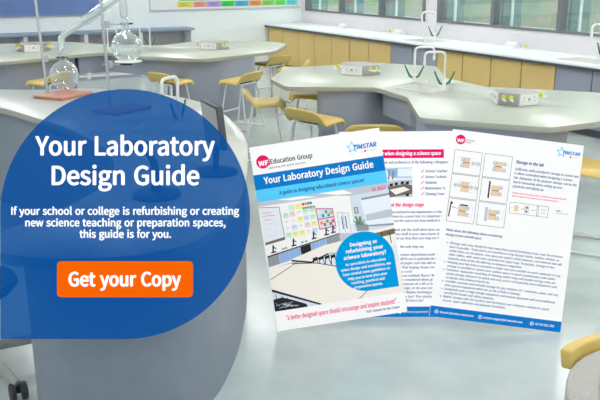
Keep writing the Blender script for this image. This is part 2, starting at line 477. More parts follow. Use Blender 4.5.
# power pods
def pod(x, y, rz, label, sc=1.0, z=.9005):
    e = empty('power_pod', (x, y, z), rz, label, 'power pod', 'power and gas pods on the lab benches')
    R = .25*sc; H_ = .11
    # elongated six-sided housing
    pts = [(-R*.55, -R*.8), (R*.55, -R*.8), (R, 0), (R*.55, R*.8), (-R*.55, R*.8), (-R, 0)]
    MB().prism(pts, 0, H_, bev=.004).build('housing', M['pod'], e)
    for i in (0, 2, 4):
        a = Vector(pts[i]); b = Vector(pts[(i+1) % 6]); t = (b-a).normalized(); n = Vector((t.y, -t.x)); mid = (a+b)/2
        L = (b-a).length/2-.006
        Mx = Matrix(((t.x, n.x, 0, mid.x), (t.y, n.y, 0, mid.y), (0, 0, 1, 0), (0, 0, 0, 1)))
        f = MB().box(-L, L, 0, .008, .006, H_-.006, bev=.002, M=Mx).build('socket_face', M['white'], e)
        h = MB()
        for c in (-.06, .06):
            h.box(c-.004, c+.004, .008, .0092, .062, .078, M=Mx).box(c-.018, c-.008, .008, .0092, .04, .047, M=Mx).box(c+.008, c+.018, .008, .0092, .04, .047, M=Mx)
        h.box(-.012, .012, .008, .011, .045, .07, M=Mx)
        h.build('socket_holes', M['pod'], f)
    for i in (1, 3, 5):
        a = Vector(pts[i]); b = Vector(pts[(i+1) % 6]); t = (b-a).normalized(); n = Vector((t.y, -t.x)); mid = (a+b)/2
        for c in (-.035, .035):
            p = mid+t*c
            g = MB().tube([(p.x, p.y, .06), (p.x+n.x*.045, p.y+n.y*.045, .06), (p.x+n.x*.09+t.x*.04, p.y+n.y*.09+t.y*.04, .052)], .009, seg=8).build('gas_tap', M['white'], e)
            q = p+n*.04
            MB().lathe([(.016, .066), (.018, .08), (.015, .094)], c=(q.x, q.y, 0), seg=10).build('tap_handle', M['tapy'], g)
pod(2.40, 12.10, AZ(-12), 'grey power pod on the left end of the back bench', .95)
pod(4.80, 11.10, AZ(-50), 'grey power pod on the right end of the back bench', .95)
pod(5.08, 7.62, AZ(-62), 'grey power pod with yellow gas taps on the far end of the window side bench', .98)
pod(5.12, 5.20, AZ(-2), 'grey power pod with yellow gas taps on the near end of the window side bench', .80)

# ------------------------------------------------------------------ teacher's desk
D_top = [(.95, 8.95), (1.28, 8.32), (1.6, 8.12), (2.13, 7.97), (2.52, 7.45), (2.74, 6.74), (2.67, 6.01), (2.41, 5.04), (2.03, 4.23), (1.69, 3.62), (1.42, 3.26), (1.18, 3.08), (.93, 3.06), (.62, 3.2), (.42, 3.40), (.48, 3.66), (.82, 3.88), (1.18, 4.25), (1.36, 4.7), (1.44, 5.3), (1.37, 6.1), (1.12, 7.2), (.85, 7.75), (.4, 8.6)]
dc = (1.5, 5.4)
de = empty('teacher_desk', (dc[0], dc[1], 0), 0, 'large curved teaching desk with pale top and grey curved front at the left', 'desk')
off = [(p[0]-dc[0], p[1]-dc[1]) for p in D_top]
dt = MB().prism(rounded(off, .4, 6), .85, .90, bev=.004).build('desktop', mat('desk_laminate', (188, 189, 182), .3, noise=.02, scale=60), de); edge_band(dt)
dbp = [(.61, 3.66), (.55, 3.46), (.74, 3.24), (.95, 3.12), (1.17, 3.14), (1.40, 3.31), (1.67, 3.66), (2.02, 4.26), (2.38, 5.05), (2.62, 6.02), (2.68, 6.74), (2.46, 7.4), (2.08, 7.88), (1.58, 8.04), (1.24, 8.24), (.9, 8.8), (.5, 8.6), (.92, 7.8), (1.2, 7.22), (1.45, 6.1), (1.52, 5.3), (1.43, 4.66), (1.25, 4.2), (.88, 3.8)]
db = MB().prism(rounded([(p[0]-dc[0], p[1]-dc[1]) for p in dbp], .4, 6), 0, .8495).build('curved_front', M['greyd'], de)
for p in db.data.polygons: p.use_smooth = abs(p.normal.z) < .5
bpy.context.view_layer.update()
def cut2(w, d, x, y, rz):
    cut(dt, x-dc[0], y-dc[1], w-.012, d-.012, rz, .6, 1.0); cut(db, x-dc[0], y-dc[1], w-.004, d-.004, rz, .7, 1.0)
cut2(.5, .4, 2.08, 5.66, -.5)
bpy.context.view_layer.update()
sink(2.08, 5.66, .9005, .5, .4, -.5, 'white inset sink in the teaching desk behind the blue title overlay')
place_tap(2.16, 5.72, .901, AZ(215), 'tall white swan neck tap with green levers on the teaching desk', 1.02)

# retort stands and glassware
def retort(x, y, rz, w, d, h, rodoff, label, tilt=(-.035, 0)):
    e = empty('retort_stand', (x, y, .9005), rz, label, 'retort stand', 'retort stands on the teaching desk')
    MB().box(-w/2, w/2, -d/2, d/2, 0, .028, bev=.005).build('stand_base', M['terra'], e)
    MB().tube([(rodoff[0], rodoff[1], .02), (rodoff[0]+tilt[0], rodoff[1]+tilt[1], h)], .0125).build('rod', M['rod'], e)
    return e
r1 = retort(1.73, 7.56, .61, .43, .34, 1.06, (-.08, .12), 'tall steel rod stand on a red-brown base at the left of the teaching desk', (-.018, .04))
def clamp(e, p, q, nm='clamp'):
    # p on the rod, q at the glass, in world space; built local to e
    inv = Matrix.Translation(-Vector(e.location)); R = Matrix.Rotation(-e.rotation_euler.z, 4, 'Z')
    P = R @ (inv @ Vector(p)); Q = R @ (inv @ Vector(q))
    d = (Q-P).normalized(); n = Vector((-d.y, d.x, 0))
    m = MB().tube([P-d*.05, Q-d*.04], .008, seg=8).box(P.x-.022, P.x+.022, P.y-.022, P.y+.022, P.z-.03, P.z+.03, bev=.004)
    m.build('boss_and_arm', M['rod'], e)
    MB().tube([Q-d*.05, Q-d*.03+n*.04, Q+d*.04+n*.035], .007, seg=8).tube([Q-d*.05, Q-d*.03-n*.04, Q+d*.04-n*.035], .007, seg=8).build(nm, M['black'], e)
    return m
clamp(r1, (1.605, 7.63, 1.25), (1.76, 7.65, 1.25))
r2 = retort(1.97, 6.52, .5, .42, .26, 1.10, (-.10, .04), 'tall steel rod stand holding the right flask beside the desk tap')
clamp(r2, (1.89, 6.55, 1.61), (2.06, 6.58, 1.61))
clamp(r2, (1.88, 6.53, 1.29), (2.02, 6.50, 1.29), 'support_ring')
g = MB().lathe([(.11, -.004), (.115, 0), (.11, .004)], c=(0, 0, 0)).build('gauze_disc', M['white'])
g.parent = r2
Rr = Matrix.Rotation(-.5, 4, 'Z'); v = Rr @ (Vector((2.035, 6.50, 1.31))-Vector(r2.location)); g.location = v
def flask(x, y, zc, R, neck, label, cat='flask'):
    e = empty('glass_flask', (x, y, zc-R), 0, label, cat, 'round glass flasks')
    pr_ = [(0.001, 0)]
    for k in range(1, 15):
        a = PI*k/16
        pr_.append((R*math.sin(a), R-R*math.cos(a)))
    pr_ += [(.028, 2*R+.01), (.026, 2*R+neck), (.033, 2*R+neck+.006), (.030, 2*R+neck+.014)]
    m = MB().lathe(pr_, seg=32); 
    o = m.build('bulb', M['glass'], e)
    # small frosted ring where neck starts
    MB().lathe([(.031, 2*R+neck*.5), (.033, 2*R+neck*.5+.01), (.031, 2*R+neck*.5+.02)]).build('joint', M['glassw'], e)
    return e
M['glassw'] = glass_mat('frosted_glass', (240, 244, 244), .45, .3, .2, (226, 232, 232))
flask(1.76, 7.60, 1.09, .135, .10, 'round glass flask clamped low on the left retort stand')
flask(2.04, 6.54, 1.425, .125, .10, 'round glass flask on the white gauze of the right retort stand')
MB_ = MB()
ce_ = empty('glass_condenser', (1.765, 7.65, 1.325), 0, 'slanting glass condenser tube rising right from the left flask', 'condenser')
W = lambda p: tuple(Vector(p)-Vector((1.765, 7.65, 1.325)))
MB().tube([W(q) for q in bend([(1.765, 7.65, 1.325), (1.775, 7.67, 1.44), (1.87, 7.665, 1.50), (2.0, 7.60, 1.585)], .06)], .030, seg=14).build('adapter', M['glassw'], ce_)
MB().tube([W((1.98, 7.61, 1.572)), W((2.40, 7.46, 1.86))], .046, seg=16).build('outer_jacket', M['glass'], ce_)
MB().tube([W((1.95, 7.62, 1.555)), W((2.52, 7.42, 1.94))], .022, seg=12).build('inner_tube', M['glassw'], ce_)
MB().tube([W((2.36, 7.48, 1.83)), W((2.46, 7.44, 1.90))], .052, seg=14).build('end_collar', mat('orange_collar', (226, 130, 84), .5), ce_)
e = empty('glass_tube', (2.04, 6.56, 1.665), 0, 'upright glass tube rising from the right flask', 'glass tube')
MB().tube([(0, .0, .0), (0, .03, .34)], [.032, .032], seg=14).build('tube_wall', M['glassw'], e)

# monitor seen from the side
me_ = empty('monitor', (1.80, 4.20, .9005), 0, 'grey flat monitor seen side-on at the right of the teaching desk', 'monitor')
c0 = Vector((1.78, 4.34)); c1 = Vector((1.71, 3.86))
MB().lathe([(.13, 0), (.13, .01), (.11, .018), (.02, .022)]).build('stand_foot', M['black'], me_)
MB().tube([(0, 0, .015), (.01, .0, .16)], .018).build('stand_neck', M['black'], me_)
Mx = Matrix.Translation((-.028, -.05, .298)) @ Matrix.Rotation(AZ(-6), 4, 'Z') @ Matrix.Rotation(AZ(-6), 4, 'Y')
MB().box(-.014, .022, -.16, .16, -.125, .125, bev=.006, M=Mx).build('bezel', M['charc'], me_)
MB().box(-.0165, -.0142, -.14, .14, -.105, .108, M=Mx).build('display_panel', M['screen'], me_)

# visualiser on a round foot
ve = empty('visualiser', (1.33, 3.89, .9005), 0, 'dark visualiser arm on a round foot on the teaching desk', 'visualiser')
MB().lathe([(.125, 0), (.125, .016), (.11, .024), (.03, .03), (.028, .07)]).build('round_foot', M['black'], ve)
MB().tube(bend([(0, 0, .06), (0, .02, .2), (-.05, .1, .26)], .05), .02).build('arm', M['black'], ve)
MB().box(-.11, .0, .06, .14, .23, .28, bev=.01).build('camera_head', M['black'], ve)

# ------------------------------------------------------------------ stools
def make_stool():
    root = empty('lab_stool', (0, 0, 0))
    bm = bmesh.new()
    prof = [(.235, .575), (.228, .615), (.20, .632), (.10, .630), (.0, .622), (-.09, .624), (-.15, .645), (-.19, .695), (-.215, .745), (-.235, .752)]
    nx = 11; rows = []
    for (y, z) in prof:
        row = []
        for i in range(nx):
            s = (i/(nx-1))*2-1
            t = abs(s)
            wdt = .25 if y > -.1 else .25+.01
            x = s*wdt
            zz = z+.018*t**3*(1 if y > -.15 else -1.5)
            yy = y - .05*t**3*(1 if y > 0 else -1.2)
            if t > .85: zz -= .035
            row.append(bm.verts.new((x, yy, zz)))
        rows.append(row)
    for a, b in zip(rows, rows[1:]):
        for k in range(nx-1):
            f = bm.faces.new((a[k], a[k+1], b[k+1], b[k])); f.smooth = True
    me = bpy.data.meshes.new('seat'); bm.to_mesh(me); bm.free(); me.materials.append(M['seat'])
    o = bpy.data.objects.new('seat', me); COL.objects.link(o); o.parent = root
    sd = o.modifiers.new('thick', 'SOLIDIFY'); sd.thickness = .028; sd.offset = 0
    sb = o.modifiers.new('soft', 'SUBSURF'); sb.levels = 1; sb.render_levels = 2
    for sx in (-1, 1):
        for sy in (-1, 1):
            MB().tube(bend([(0, sy*.12, .600), (sx*.17, sy*.12, .600), (sx*.215, sy*.215, .012)], .05, 6), .0115, seg=8).build('leg', M['tube'], root)
        MB().tube([(sx*.215, -.215, .012), (sx*.215, .215, .012)], .0115, seg=8).build('floor_runner', M['tube'], root)
    MB().tube([(-.198, .182, .22), (.198, .182, .22)], .0105, seg=8).build('footrest', M['tube'], root)
    MB().box(-.10, .10, -.125, .125, .598, .612).build('seat_plate', M['charc'], root)
    return root
ST = make_stool()
# x, y, facing angle in the room (degrees)
stools = [
 (2.30, 10.78, 130, 'yellow lab stool at the left end of the back bench, behind the left retort stand'),
 (3.68, 10.00, 20, 'yellow lab stool under the middle of the back bench, right of the glass flasks'),
 (4.51, 9.58, 120, 'yellow lab stool in front of the grey right base of the back bench'),
 (3.98, 7.88, -25, 'yellow lab stool between the two benches with its raised back at the left'),
 (3.92, 6.68, 15, 'yellow lab stool tucked at the left tip of the window side bench'),
 (5.78, 11.15, 110, 'yellow lab stool peeking from under the right tip of the back bench'),
 (5.70, 10.30, 150, 'yellow lab stool near the window cabinets, behind the left tip of the window side bench'),
 (4.70, 8.12, 150, 'yellow lab stool half hidden under the far left side of the window side bench'),
 (4.00, 5.78, 60, 'yellow lab stool behind the overlay pages, only its raised back showing'),
 (4.76, 3.97, 125, 'yellow lab stool at the right edge beside the near end of the window side bench'),
]
for i, (x, y, ang, lab) in enumerate(stools):
    s = ST if i == 0 else copy_tree(ST)
    s.location = (x, y, 0); s.rotation_euler = (0, 0, AZ(ang-90))
    tag(s, lab, 'stool', 'yellow lab stools')

# upholstered chair, right foreground
def shell_mesh(name, R, a0, a1, z0, z1, t, m, parent, flare=.04, n=26, nz=7, topround=.0, taper=0.0):
    b = MB(); rows = []
    for j in range(nz+1):
        zz = z0+(z1-z0)*j/nz; k = j/nz
        row = []
        for i in range(n+1):
            a = a0+(a1-a0)*i/n
            e_ = abs(2*i/n-1)
            z_ = z0+(zz-z0)*(1-topround*e_**6); z_ += (1-k)*(z1-z0)*taper*e_**1.6
            rr = R+flare*k
            row.append(b.bm.verts.new((rr*math.cos(a), rr*math.sin(a), z_)))
        rows.append(row)
    for p, q in zip(rows, rows[1:]):
        for i in range(n): b.bm.faces.new((p[i], p[i+1], q[i+1], q[i])).smooth = True
    o = b.build(name, m, parent, sharp=False)
    s = o.modifiers.new('thick', 'SOLIDIFY'); s.thickness = t; s.offset = 0
    bv = o.modifiers.new('bev', 'BEVEL'); bv.width = min(.012, t*.3); bv.segments = 3; bv.limit_method = 'ANGLE'; bv.angle_limit = AZ(50)
    return o
tc_ = empty('tub_chair', (2.318, 1.448, 0), AZ(-29.4), 'yellow tub chair with speckled grey upholstery in the bottom right corner', 'chair')
shell_mesh('shell', .42, AZ(-40), AZ(140), .50, .70, .05, M['seat'], tc_, .012, taper=.62)
shell_mesh('back_pad', .338, AZ(-55), AZ(185), .25, .665, .11, M['fabric'], tc_, .0, topround=.14)
MB().lathe([(.02, .36), (.25, .37), (.28, .42), (.27, .47), (.22, .50), (.01, .51)], seg=40).build('seat_cushion', M['fabric'], tc_)
for a in (45, 135, 225, 315):
    MB().tube([(.2*math.cos(AZ(a)), .2*math.sin(AZ(a)), .37), (.31*math.cos(AZ(a)), .31*math.sin(AZ(a)), 0)], .014).build('leg', M['tube'], tc_)

# office chair behind the desk at the left
oc = empty('office_chair', (.385, 4.17, 0), 0, 'dark office chair with grey star base and castors at the left of the teaching desk', 'chair')
MB().lathe([(.04, .10), (.045, .16), (.03, .2), (.025, .44)]).build('gas_column', M['black'], oc)
MB().lathe([(.01, .44), (.22, .445), (.25, .48), (.24, .51), (.02, .525)], seg=36).build('seat', M['dfab'], oc)
shell_mesh('backrest', .25, AZ(150), AZ(235), .66, .95, .05, M['dfab'], oc, .04)
MB().tube(bend([(-.1, -.02, .45), (-.27, -.06, .47), (-.28, -.07, .8)], .06), .02).build('back_bar', M['black'], oc)
for k in range(5):
    a = AZ(-72+72*k); c, s = math.cos(a), math.sin(a)
    MB().tube([(.03*c, .03*s, .13), (.3*c, .3*s, .115), (.44*c, .44*s, .085)], [.035, .027, .02], seg=10).build('base_arm', M['pale'], oc)
    cx, cy = .44*c, .44*s
    w_ = MB()
    for o_ in (-.028, .028):
        w_.lathe([(.01, -.013), (.043, -.013), (.046, 0), (.043, .013), (.01, .013)], c=(cx+o_, cy, .046), seg=18, axis='x')
    w_.tube([(cx, cy, .04), (cx, cy, .085)], .012, seg=8)
    w_.build('castor', M['black'], oc)

# ------------------------------------------------------------------ printed matter
FONT = {}
def font(which):
    if which not in FONT:
        f = None
        if which == 'sans':
            try:
                import os
                f = bpy.data.fonts.load(os.path.join(bpy.utils.resource_path('LOCAL'), 'datafiles', 'fonts', 'Noto Sans CJK Regular.woff2'))
            except Exception: f = None
        FONT[which] = f
    return FONT[which]
CAPH = {}
def cap_height(f):
    if f not in CAPH:
        cu = bpy.data.curves.new('t', 'FONT'); cu.body = 'H'; cu.size = 1
        if f: cu.font = f
        o = bpy.data.objects.new('t', cu); COL.objects.link(o); bpy.context.view_layer.update()
        CAPH[f] = o.dimensions.y
        bpy.data.objects.remove(o); bpy.data.curves.remove(cu)
    return CAPH[f]
def text_into(mb, s, u0, u1, base, cap, m, bold=0.0, shear=0.0, z=0.0, res=2, rot=0.0):
    """lay a line of lettering between u0 and u1 with its baseline at v=base (v runs down)"""
    cu = bpy.data.curves.new('t', 'FONT'); cu.body = s; cu.size = 1; cu.space_word = 1.35; cu.shear = shear; cu.resolution_u = res
    f = font('sans')
    if f: cu.font = f
    o = bpy.data.objects.new('t', cu); COL.objects.link(o)
    bpy.context.view_layer.update()
    dg = bpy.context.evaluated_depsgraph_get()
    me = bpy.data.meshes.new_from_object(o.evaluated_get(dg))
    bpy.data.objects.remove(o); bpy.data.curves.remove(cu)
    if not me.vertices: return
    x0 = min(v.co.x for v in me.vertices); x1 = max(v.co.x for v in me.vertices)
    sy = cap/cap_height(f)
    b_ = bold*1.0*cap/.509          # stroke widening in design units
    sx = (u1-u0-2*b_)/(x1-x0)
    i = mb.mi(m)
    shifts = [(0, 0)] if b_ == 0 else ([(-b_, 0), (b_, 0), (0, b_*.7), (0, -b_*.7)] if cap < 4 else [(b_*math.cos(k*PI/4), b_*.8*math.sin(k*PI/4)) for k in range(8)])
    if b_ and cap < 2.8: shifts = [(-b_, 0), (b_, 0)]
    vs = [v.co.copy() for v in me.vertices]; ps = [tuple(p.vertices) for p in me.polygons]
    bpy.data.meshes.remove(me)
    for j, (ox, oy) in enumerate(shifts):
        nv = [mb.bm.verts.new((u0+b_+(v.x-x0)*sx+ox, -base+v.y*sy+oy, z+j*.012)) for v in vs]
        for p in ps:
            try: fc = mb.bm.faces.new([nv[q] for q in p])
            except ValueError: continue
            fc.material_index = i
def disc(u, v, r, n=32, sq=None):
    return [(u+r*math.cos(2*PI*k/n), -v+r*math.sin(2*PI*k/n)) for k in range(n)]
def rect(u0, v0, u1, v1): return [(u0, -v0), (u1, -v0), (u1, -v1), (u0, -v1)]
def flip(P): return [(p[0], -p[1]) for p in P]
def ring(u, v, r, t, n=28):
    return [(u+r*math.cos(2*PI*k/n), -v+r*math.sin(2*PI*k/n)) for k in range(n)]
def line(mb, p, q, t, m, z):
    P = Vector((p[0], -p[1])); Q = Vector((q[0], -q[1])); d = (Q-P).normalized(); n = Vector((-d.y, d.x))*t/2
    mb.poly([P+n, P-n, Q-n, Q+n], z, m)
def frame(mb, u0, v0, u1, v1, t, m, z):
    line(mb, (u0, v0), (u1, v0), t, m, z); line(mb, (u1, v0), (u1, v1), t, m, z); line(mb, (u1, v1), (u0, v1), t, m, z); line(mb, (u0, v1), (u0, v0), t, m, z)

YAW, PITCH = AZ(29.4), math.atan(232/800)
rX = Vector((math.cos(YAW), -math.sin(YAW), 0)); rU = Vector((math.sin(YAW)*math.sin(PITCH), math.cos(YAW)*math.sin(PITCH), math.cos(PITCH))); rN = rX.cross(rU)
def overlay_root(name, tl, lean_deg, twist, px, label, cat, group=None):  # overlay graphics added as panels square to the camera axis
    R = Matrix((rX, rU, rN)).transposed().to_4x4() @ Matrix.Rotation(AZ(twist), 4, 'Z')
    e = bpy.data.objects.new(name, None); COL.objects.link(e); e.empty_display_size = .1
    e.matrix_world = Matrix.Translation(tl) @ R @ Matrix.Diagonal((px, px, px, 1))
    return tag(e, label, cat, group)
P = {k: print_mat('print_'+k, c) for k, c in dict(white=(255, 255, 255), blue=(16, 124, 204), sky=(92, 208, 255), pink=(236, 22, 110), navy=(28, 72, 140), ink=(52, 92, 150), dark=(24, 36, 66), bubble=(0, 158, 226),
     grey=(150, 156, 164), lgrey=(214, 218, 224), paper=(248, 248, 246), tan=(236, 208, 178), black=(44, 46, 52), cream=(248, 242, 232), wallp=(232, 238, 244), wallp2=(214, 226, 238), cab=(150, 182, 226), cabg=(150, 156, 166), py=(246, 240, 150),
     pg=(206, 240, 216), pr=(246, 214, 220), pb=(210, 226, 248), magenta=(206, 90, 150), green=(66, 186, 96), orange=(240, 160, 90), teal=(60, 150, 190), sage=(110, 140, 110), winp=(236, 244, 252), silver=(196, 204, 214), brown=(120, 108, 100), redd=(220, 90, 90)).items()}
Z = lambda k: .0+.16*k      # print layers, thousandths of a board width above the sheet

def star(mb, cu, cv, R, t, m, z):
    pts = []
    for k in range(10):
        a = PI/2+2*PI*k/10; r_ = R if k % 2 == 0 else R*.42
        pts.append((cu+r_*math.cos(a), cv-r_*math.sin(a)))
    for i in range(10): line(mb, pts[i], pts[(i+1) % 10], t, m, z)
def stand(e, w, h, px, zfoot):
    """added prop legs behind an overlay page"""
    pass

# --- brochure cover, an overlay graphic added as a standing panel
cv = overlay_root('overlay_page', (1.996, 4.152, 1.037), 0, 8.75, .005872, 'tilted white and blue brochure cover overlay with a lab picture and blue bubble', 'overlay page')
MB().box(0, 131.5, -186, 0, -1.5, 0).build('page_sheet', P['white'], cv)
MB().poly(rect(0, 28.2, 131.5, 43.2), Z(1)).build('title_band', P['blue'], cv)
MB().poly(rect(0, 43.2, 131.5, 55.5), Z(1)).build('subtitle_band', P['sky'], cv)
t = MB(); text_into(t, 'Your Laboratory Design Guide', 9.5, 120.3, 38.4, 6.6, P['white'], .022, z=Z(2)); t.build('title_lettering', None, cv, False)
t = MB(); text_into(t, 'A guide to designing educational science spaces!', 23, 108.7, 51.2, 3.7, P['navy'], .018, z=Z(2)); t.build('subtitle_lettering', None, cv, False)
t = MB(); t.poly(disc(11.5, 16.2, 6.7), Z(1), P['pink']); text_into(t, 'WF', 6.8, 17.0, 19.9, 4.6, P['white'], .04, z=Z(2)); t.poly(rect(17, 15.2, 18.4, 20.2), Z(1), P['pink'])
text_into(t, 'Education Group', 18.9, 61.3, 19.5, 4.7, P['black'], .02, z=Z(1)); text_into(t, 'supporting educational outcomes', 15.8, 53.8, 24.0, 1.8, P['brown'], .02, z=Z(1)); t.build('company_logo', None, cv, False)
t = MB(); star(t, 102.0, 15.4, 5.8, .8, P['sky'], Z(1)); text_into(t, 'TIMSTAR', 102.8, 126.5, 18.0, 4.3, P['blue'], .035, .15, z=Z(2))
t.poly(disc(114.2, 20.9, 1.1), Z(2), P['pink']); text_into(t, 'by', 110, 112.5, 21.6, 1.2, P['grey'], .0, z=Z(2)); text_into(t, 'wf education', 116, 125.8, 21.6, 1.2, P['grey'], .0, z=Z(2)); t.build('star_logo', None, cv, False)
# the picture of a classroom
t = MB(); z = Z(1)
pc = lambda pts, m, k: t.poly(flip(pts), Z(k), P[m])
pc([(0, 55.5), (131.5, 55.5), (131.5, 166), (0, 166)], 'wallp', 1)
pc([(0, 55.5), (60, 55.5), (92, 63), (92, 90), (72, 100), (0, 118)], 'paper', 1.3)
pc([(0, 55.5), (131.5, 55.5), (131.5, 62), (92, 63), (78, 60.5), (0, 60)], 'silver', 1.5)
pc([(20, 56), (44, 56), (60, 59), (34, 58.5)], 'white', 1.7); pc([(62, 56), (86, 56), (96, 61), (80, 60)], 'white', 1.7)
pc([(92, 63), (131.5, 62), (131.5, 102), (92, 98)], 'wallp2', 1.5)
pc([(102, 68), (131.5, 67), (131.5, 97), (105, 95)], 'winp', 1.8)
pc([(105, 84), (131.5, 82), (131.5, 90), (105, 90)], 'silver', 2)
pc([(103, 67), (131.5, 66), (131.5, 68), (103, 69)], 'grey', 2); pc([(105, 94.5), (131.5, 96.5), (131.5, 98.5), (105, 96)], 'cabg', 2)
# whiteboard, posters, notice board, door
pc([(0.4, 61), (20.6, 63.4), (21.6, 96), (1.4, 98.8)], 'wallp', 2); 
for a, b in (((0.4, 61), (20.6, 63.4)), ((20.6, 63.4), (21.6, 96)), ((21.6, 96), (1.4, 98.8))): line(t, a, b, .8, P['cabg'], Z(2.3))
pc([(1.4, 96.6), (21.6, 93.6), (21.7, 96.2), (1.5, 99.0)], 'brown', 2.4)
for k, (u, v, w) in enumerate(((3, 67, 9), (3, 70, 12), (4, 74, 7), (4, 78, 10), (12, 80, 5), (4, 84, 6), (11, 87, 6), (5, 90, 9))): line(t, (u, v), (u+w, v+.6), .5, P['redd' if k < 3 else 'lgrey'], Z(2.5))
rr = random.Random(3); pal = ['py', 'pg', 'pr', 'pb', 'paper', 'py', 'pg']
for c in range(5):
    for rw in range(4):
        u = 23.5+c*6.6; v = 70-c*.5+rw*6.6+.4*c*(rw/4)
        pc([(u, v), (u+5.6, v+.1), (u+5.6, v+5.4), (u, v+5.4)], rr.choice(pal), 2)
        line(t, (u+.8, v+2), (u+4.6, v+2), .35, P['grey'], Z(2.4)); line(t, (u+.8, v+3.4), (u+4, v+3.4), .3, P['silver'], Z(2.4))
for u, m_ in ((30, 'pg'), (37, 'py')): pc([(u, 63), (u+6, 63.2), (u+6, 68.6), (u, 68.2)], m_, 2)
for i, m_ in enumerate(('redd', 'orange', 'green', 'teal')): pc([(43.5+i*2.6, 62.6), (45.9+i*2.6, 62.8), (45.9+i*2.6, 65.6), (43.5+i*2.6, 65.4)], m_, 2)
for i, m_ in enumerate(('green', 'magenta', 'teal', 'redd', 'green')): pc([(43.5+i*2.6, 67), (45.9+i*2.6, 67.1), (45.9+i*2.6, 69.4), (43.5+i*2.6, 69.2)], m_, 2)
pc([(56, 70), (73.5, 72.6), (74.2, 91), (57, 92)], 'magenta', 2); pc([(57, 71.3), (72.6, 73.6), (73.2, 80.5), (57.4, 81)], 'pb', 2.3); pc([(57.5, 82), (73.2, 81.6), (73.4, 90), (57.8, 91)], 'pr', 2.3)
for i, (u, v, m_) in enumerate(((58.5, 73, 'py'), (61.5, 77, 'teal'), (65, 73.5, 'green'), (67, 77, 'green'), (70, 75, 'orange'), (59, 84, 'orange'), (62, 86, 'teal'), (65, 83, 'green'), (68, 86, 'teal'), (70.5, 83.5, 'redd'))): pc([(u, v), (u+2.6, v), (u+2.6, v+3), (u, v+3)], m_, 2.6)
pc([(77, 77.5), (88, 79.5), (88, 99), (77, 97)], 'winp', 2); 
for a, b in (((77, 77.5), (88, 79.5)), ((77, 77.5), (77, 97)), ((88, 79.5), (88, 99)), ((82.5, 78.5), (82.5, 98))): line(t, a, b, .4, P['cabg'], Z(2.3))
for u in (80.6, 84.2): pc([(u, 82), (u+.9, 82.2), (u+.9, 95), (u, 94.8)], 'black', 2.4)
pc([(94.2, 75), (98.2, 75.2), (98.6, 81.5), (94.6, 81.4)], 'brown', 2); pc([(95, 76), (97.6, 76.2), (97.8, 80.6), (95.4, 80.5)], 'silver', 2.3)
for i in range(26):
    a = rr.uniform(0, PI); l = rr.uniform(3, 9)
    line(t, (97, 94), (97+l*math.cos(a)*.8, 94-l*abs(math.sin(a))*1.2), .9, P['sage'], Z(2.4))
pc([(94, 93), (106, 94), (106, 100), (94, 99)], 'cabg', 2.5)
# far worktop with cabinets
pc([(1.4, 110.5), (74, 98.5), (100, 101), (131.5, 98), (131.5, 104), (68, 119), (12, 128), (1.4, 128)], 'silver', 2)
pc([(1.4, 109.5), (74, 98), (78, 98.6), (1.4, 111.6)], 'black', 2.2); pc([(1.4, 108.2), (73, 97), (77, 97.9), (1.4, 110.3)], 'cream', 2.3)
for u0, u1, m_ in ((1.4, 13, 'cabg'), (13.6, 23.5, 'cab'), (24, 35, 'cab'), (35.5, 46, 'black'), (46.5, 54.5, 'cab'), (55, 62, 'cab'), (62.5, 76, 'cabg')):
    f = lambda u: 111.6-(u-1.4)*.166
    pc([(u0, f(u0)), (u1, f(u1)), (u1, f(u1)+13-(u1)*.09), (u0, f(u0)+13-u0*.09)], m_, 2.4)
for u, v in ((8, 107), (29, 103.5), (50, 99.5), (63, 97.6), (70, 96.5)):
    line(t, (u, v), (u+1, v-7), 1.5, P['black'], Z(3)); line(t, (u-2, v+.4), (u+3, v-.2), 1.3, P['dark'], Z(3)); line(t, (u+1, v-5), (u+3.4, v-3), 1, P['black'], Z(3))
for u, v in ((17, 105.5), (20, 105), (37, 101.8), (41, 101.4)): line(t, (u, v), (u+2.4, v-.4), 1.4, P['teal'], Z(3))
# big cream tables with black edges
pc([(24, 117), (60, 107.5), (100, 105), (131.5, 108), (131.5, 118), (62, 116), (44, 122)], 'cream', 3)
pc([(24, 117), (44, 122), (44, 123.6), (24, 118.6)], 'black', 3.1); pc([(44, 122), (62, 116), (62, 117.4), (44, 123.6)], 'black', 3.1)
for u in (46, 52, 58, 64): 
    pc([(u, 119), (u+5, 118), (u+5, 121), (u, 122)], 'black', 3.4); line(t, (u+1, 121), (u-1, 131), .8, P['black'], Z(3.4)); line(t, (u+4, 121), (u+6, 130), .8, P['black'], Z(3.4))
pc([(100, 101), (131.5, 98.5), (131.5, 102), (108, 104)], 'cream', 3.2); pc([(106, 104), (131.5, 101.5), (131.5, 107), (110, 109)], 'charc' if 'charc' in P else 'brown', 3.2)
for u in (110, 118, 126): line(t, (u, 104), (u, 116), .8, P['black'], Z(3.4))
pc([(1.1, 122.4), (25.2, 121), (48.5, 124), (72, 131), (131.5, 136), (131.5, 166), (48.4, 166), (1.6, 144.3)], 'cream', 4)
pc([(1.1, 121.4), (24.6, 117.6), (25.2, 119.6), (1.1, 123.2)], 'cream', 3.5)
line(t, (1.1, 134), (30, 120.5), .6, P['black'], Z(4.3)); line(t, (25, 121.2), (49, 124.2), .8, P['black'], Z(4.3)); line(t, (49, 124.2), (70, 131), .8, P['black'], Z(4.3))
line(t, (86, 166), (98, 157), .6, P['black'], Z(4.3))
pc([(.8, 143.4), (48.4, 165.3), (46, 166), (.8, 146)], 'black', 4.3)
pc([(.8, 146), (46, 166), (.8, 166)], 'wallp2', 4.2)
pc([(.8, 154), (10, 153), (20, 157), (33, 163), (34, 166), (.8, 166)], 'black', 4.5)
for k in range(16): line(t, (2+rr.random()*24, 158+rr.random()*6), (4+rr.random()*24, 158+rr.random()*6), .3, P['silver'], Z(4.8))
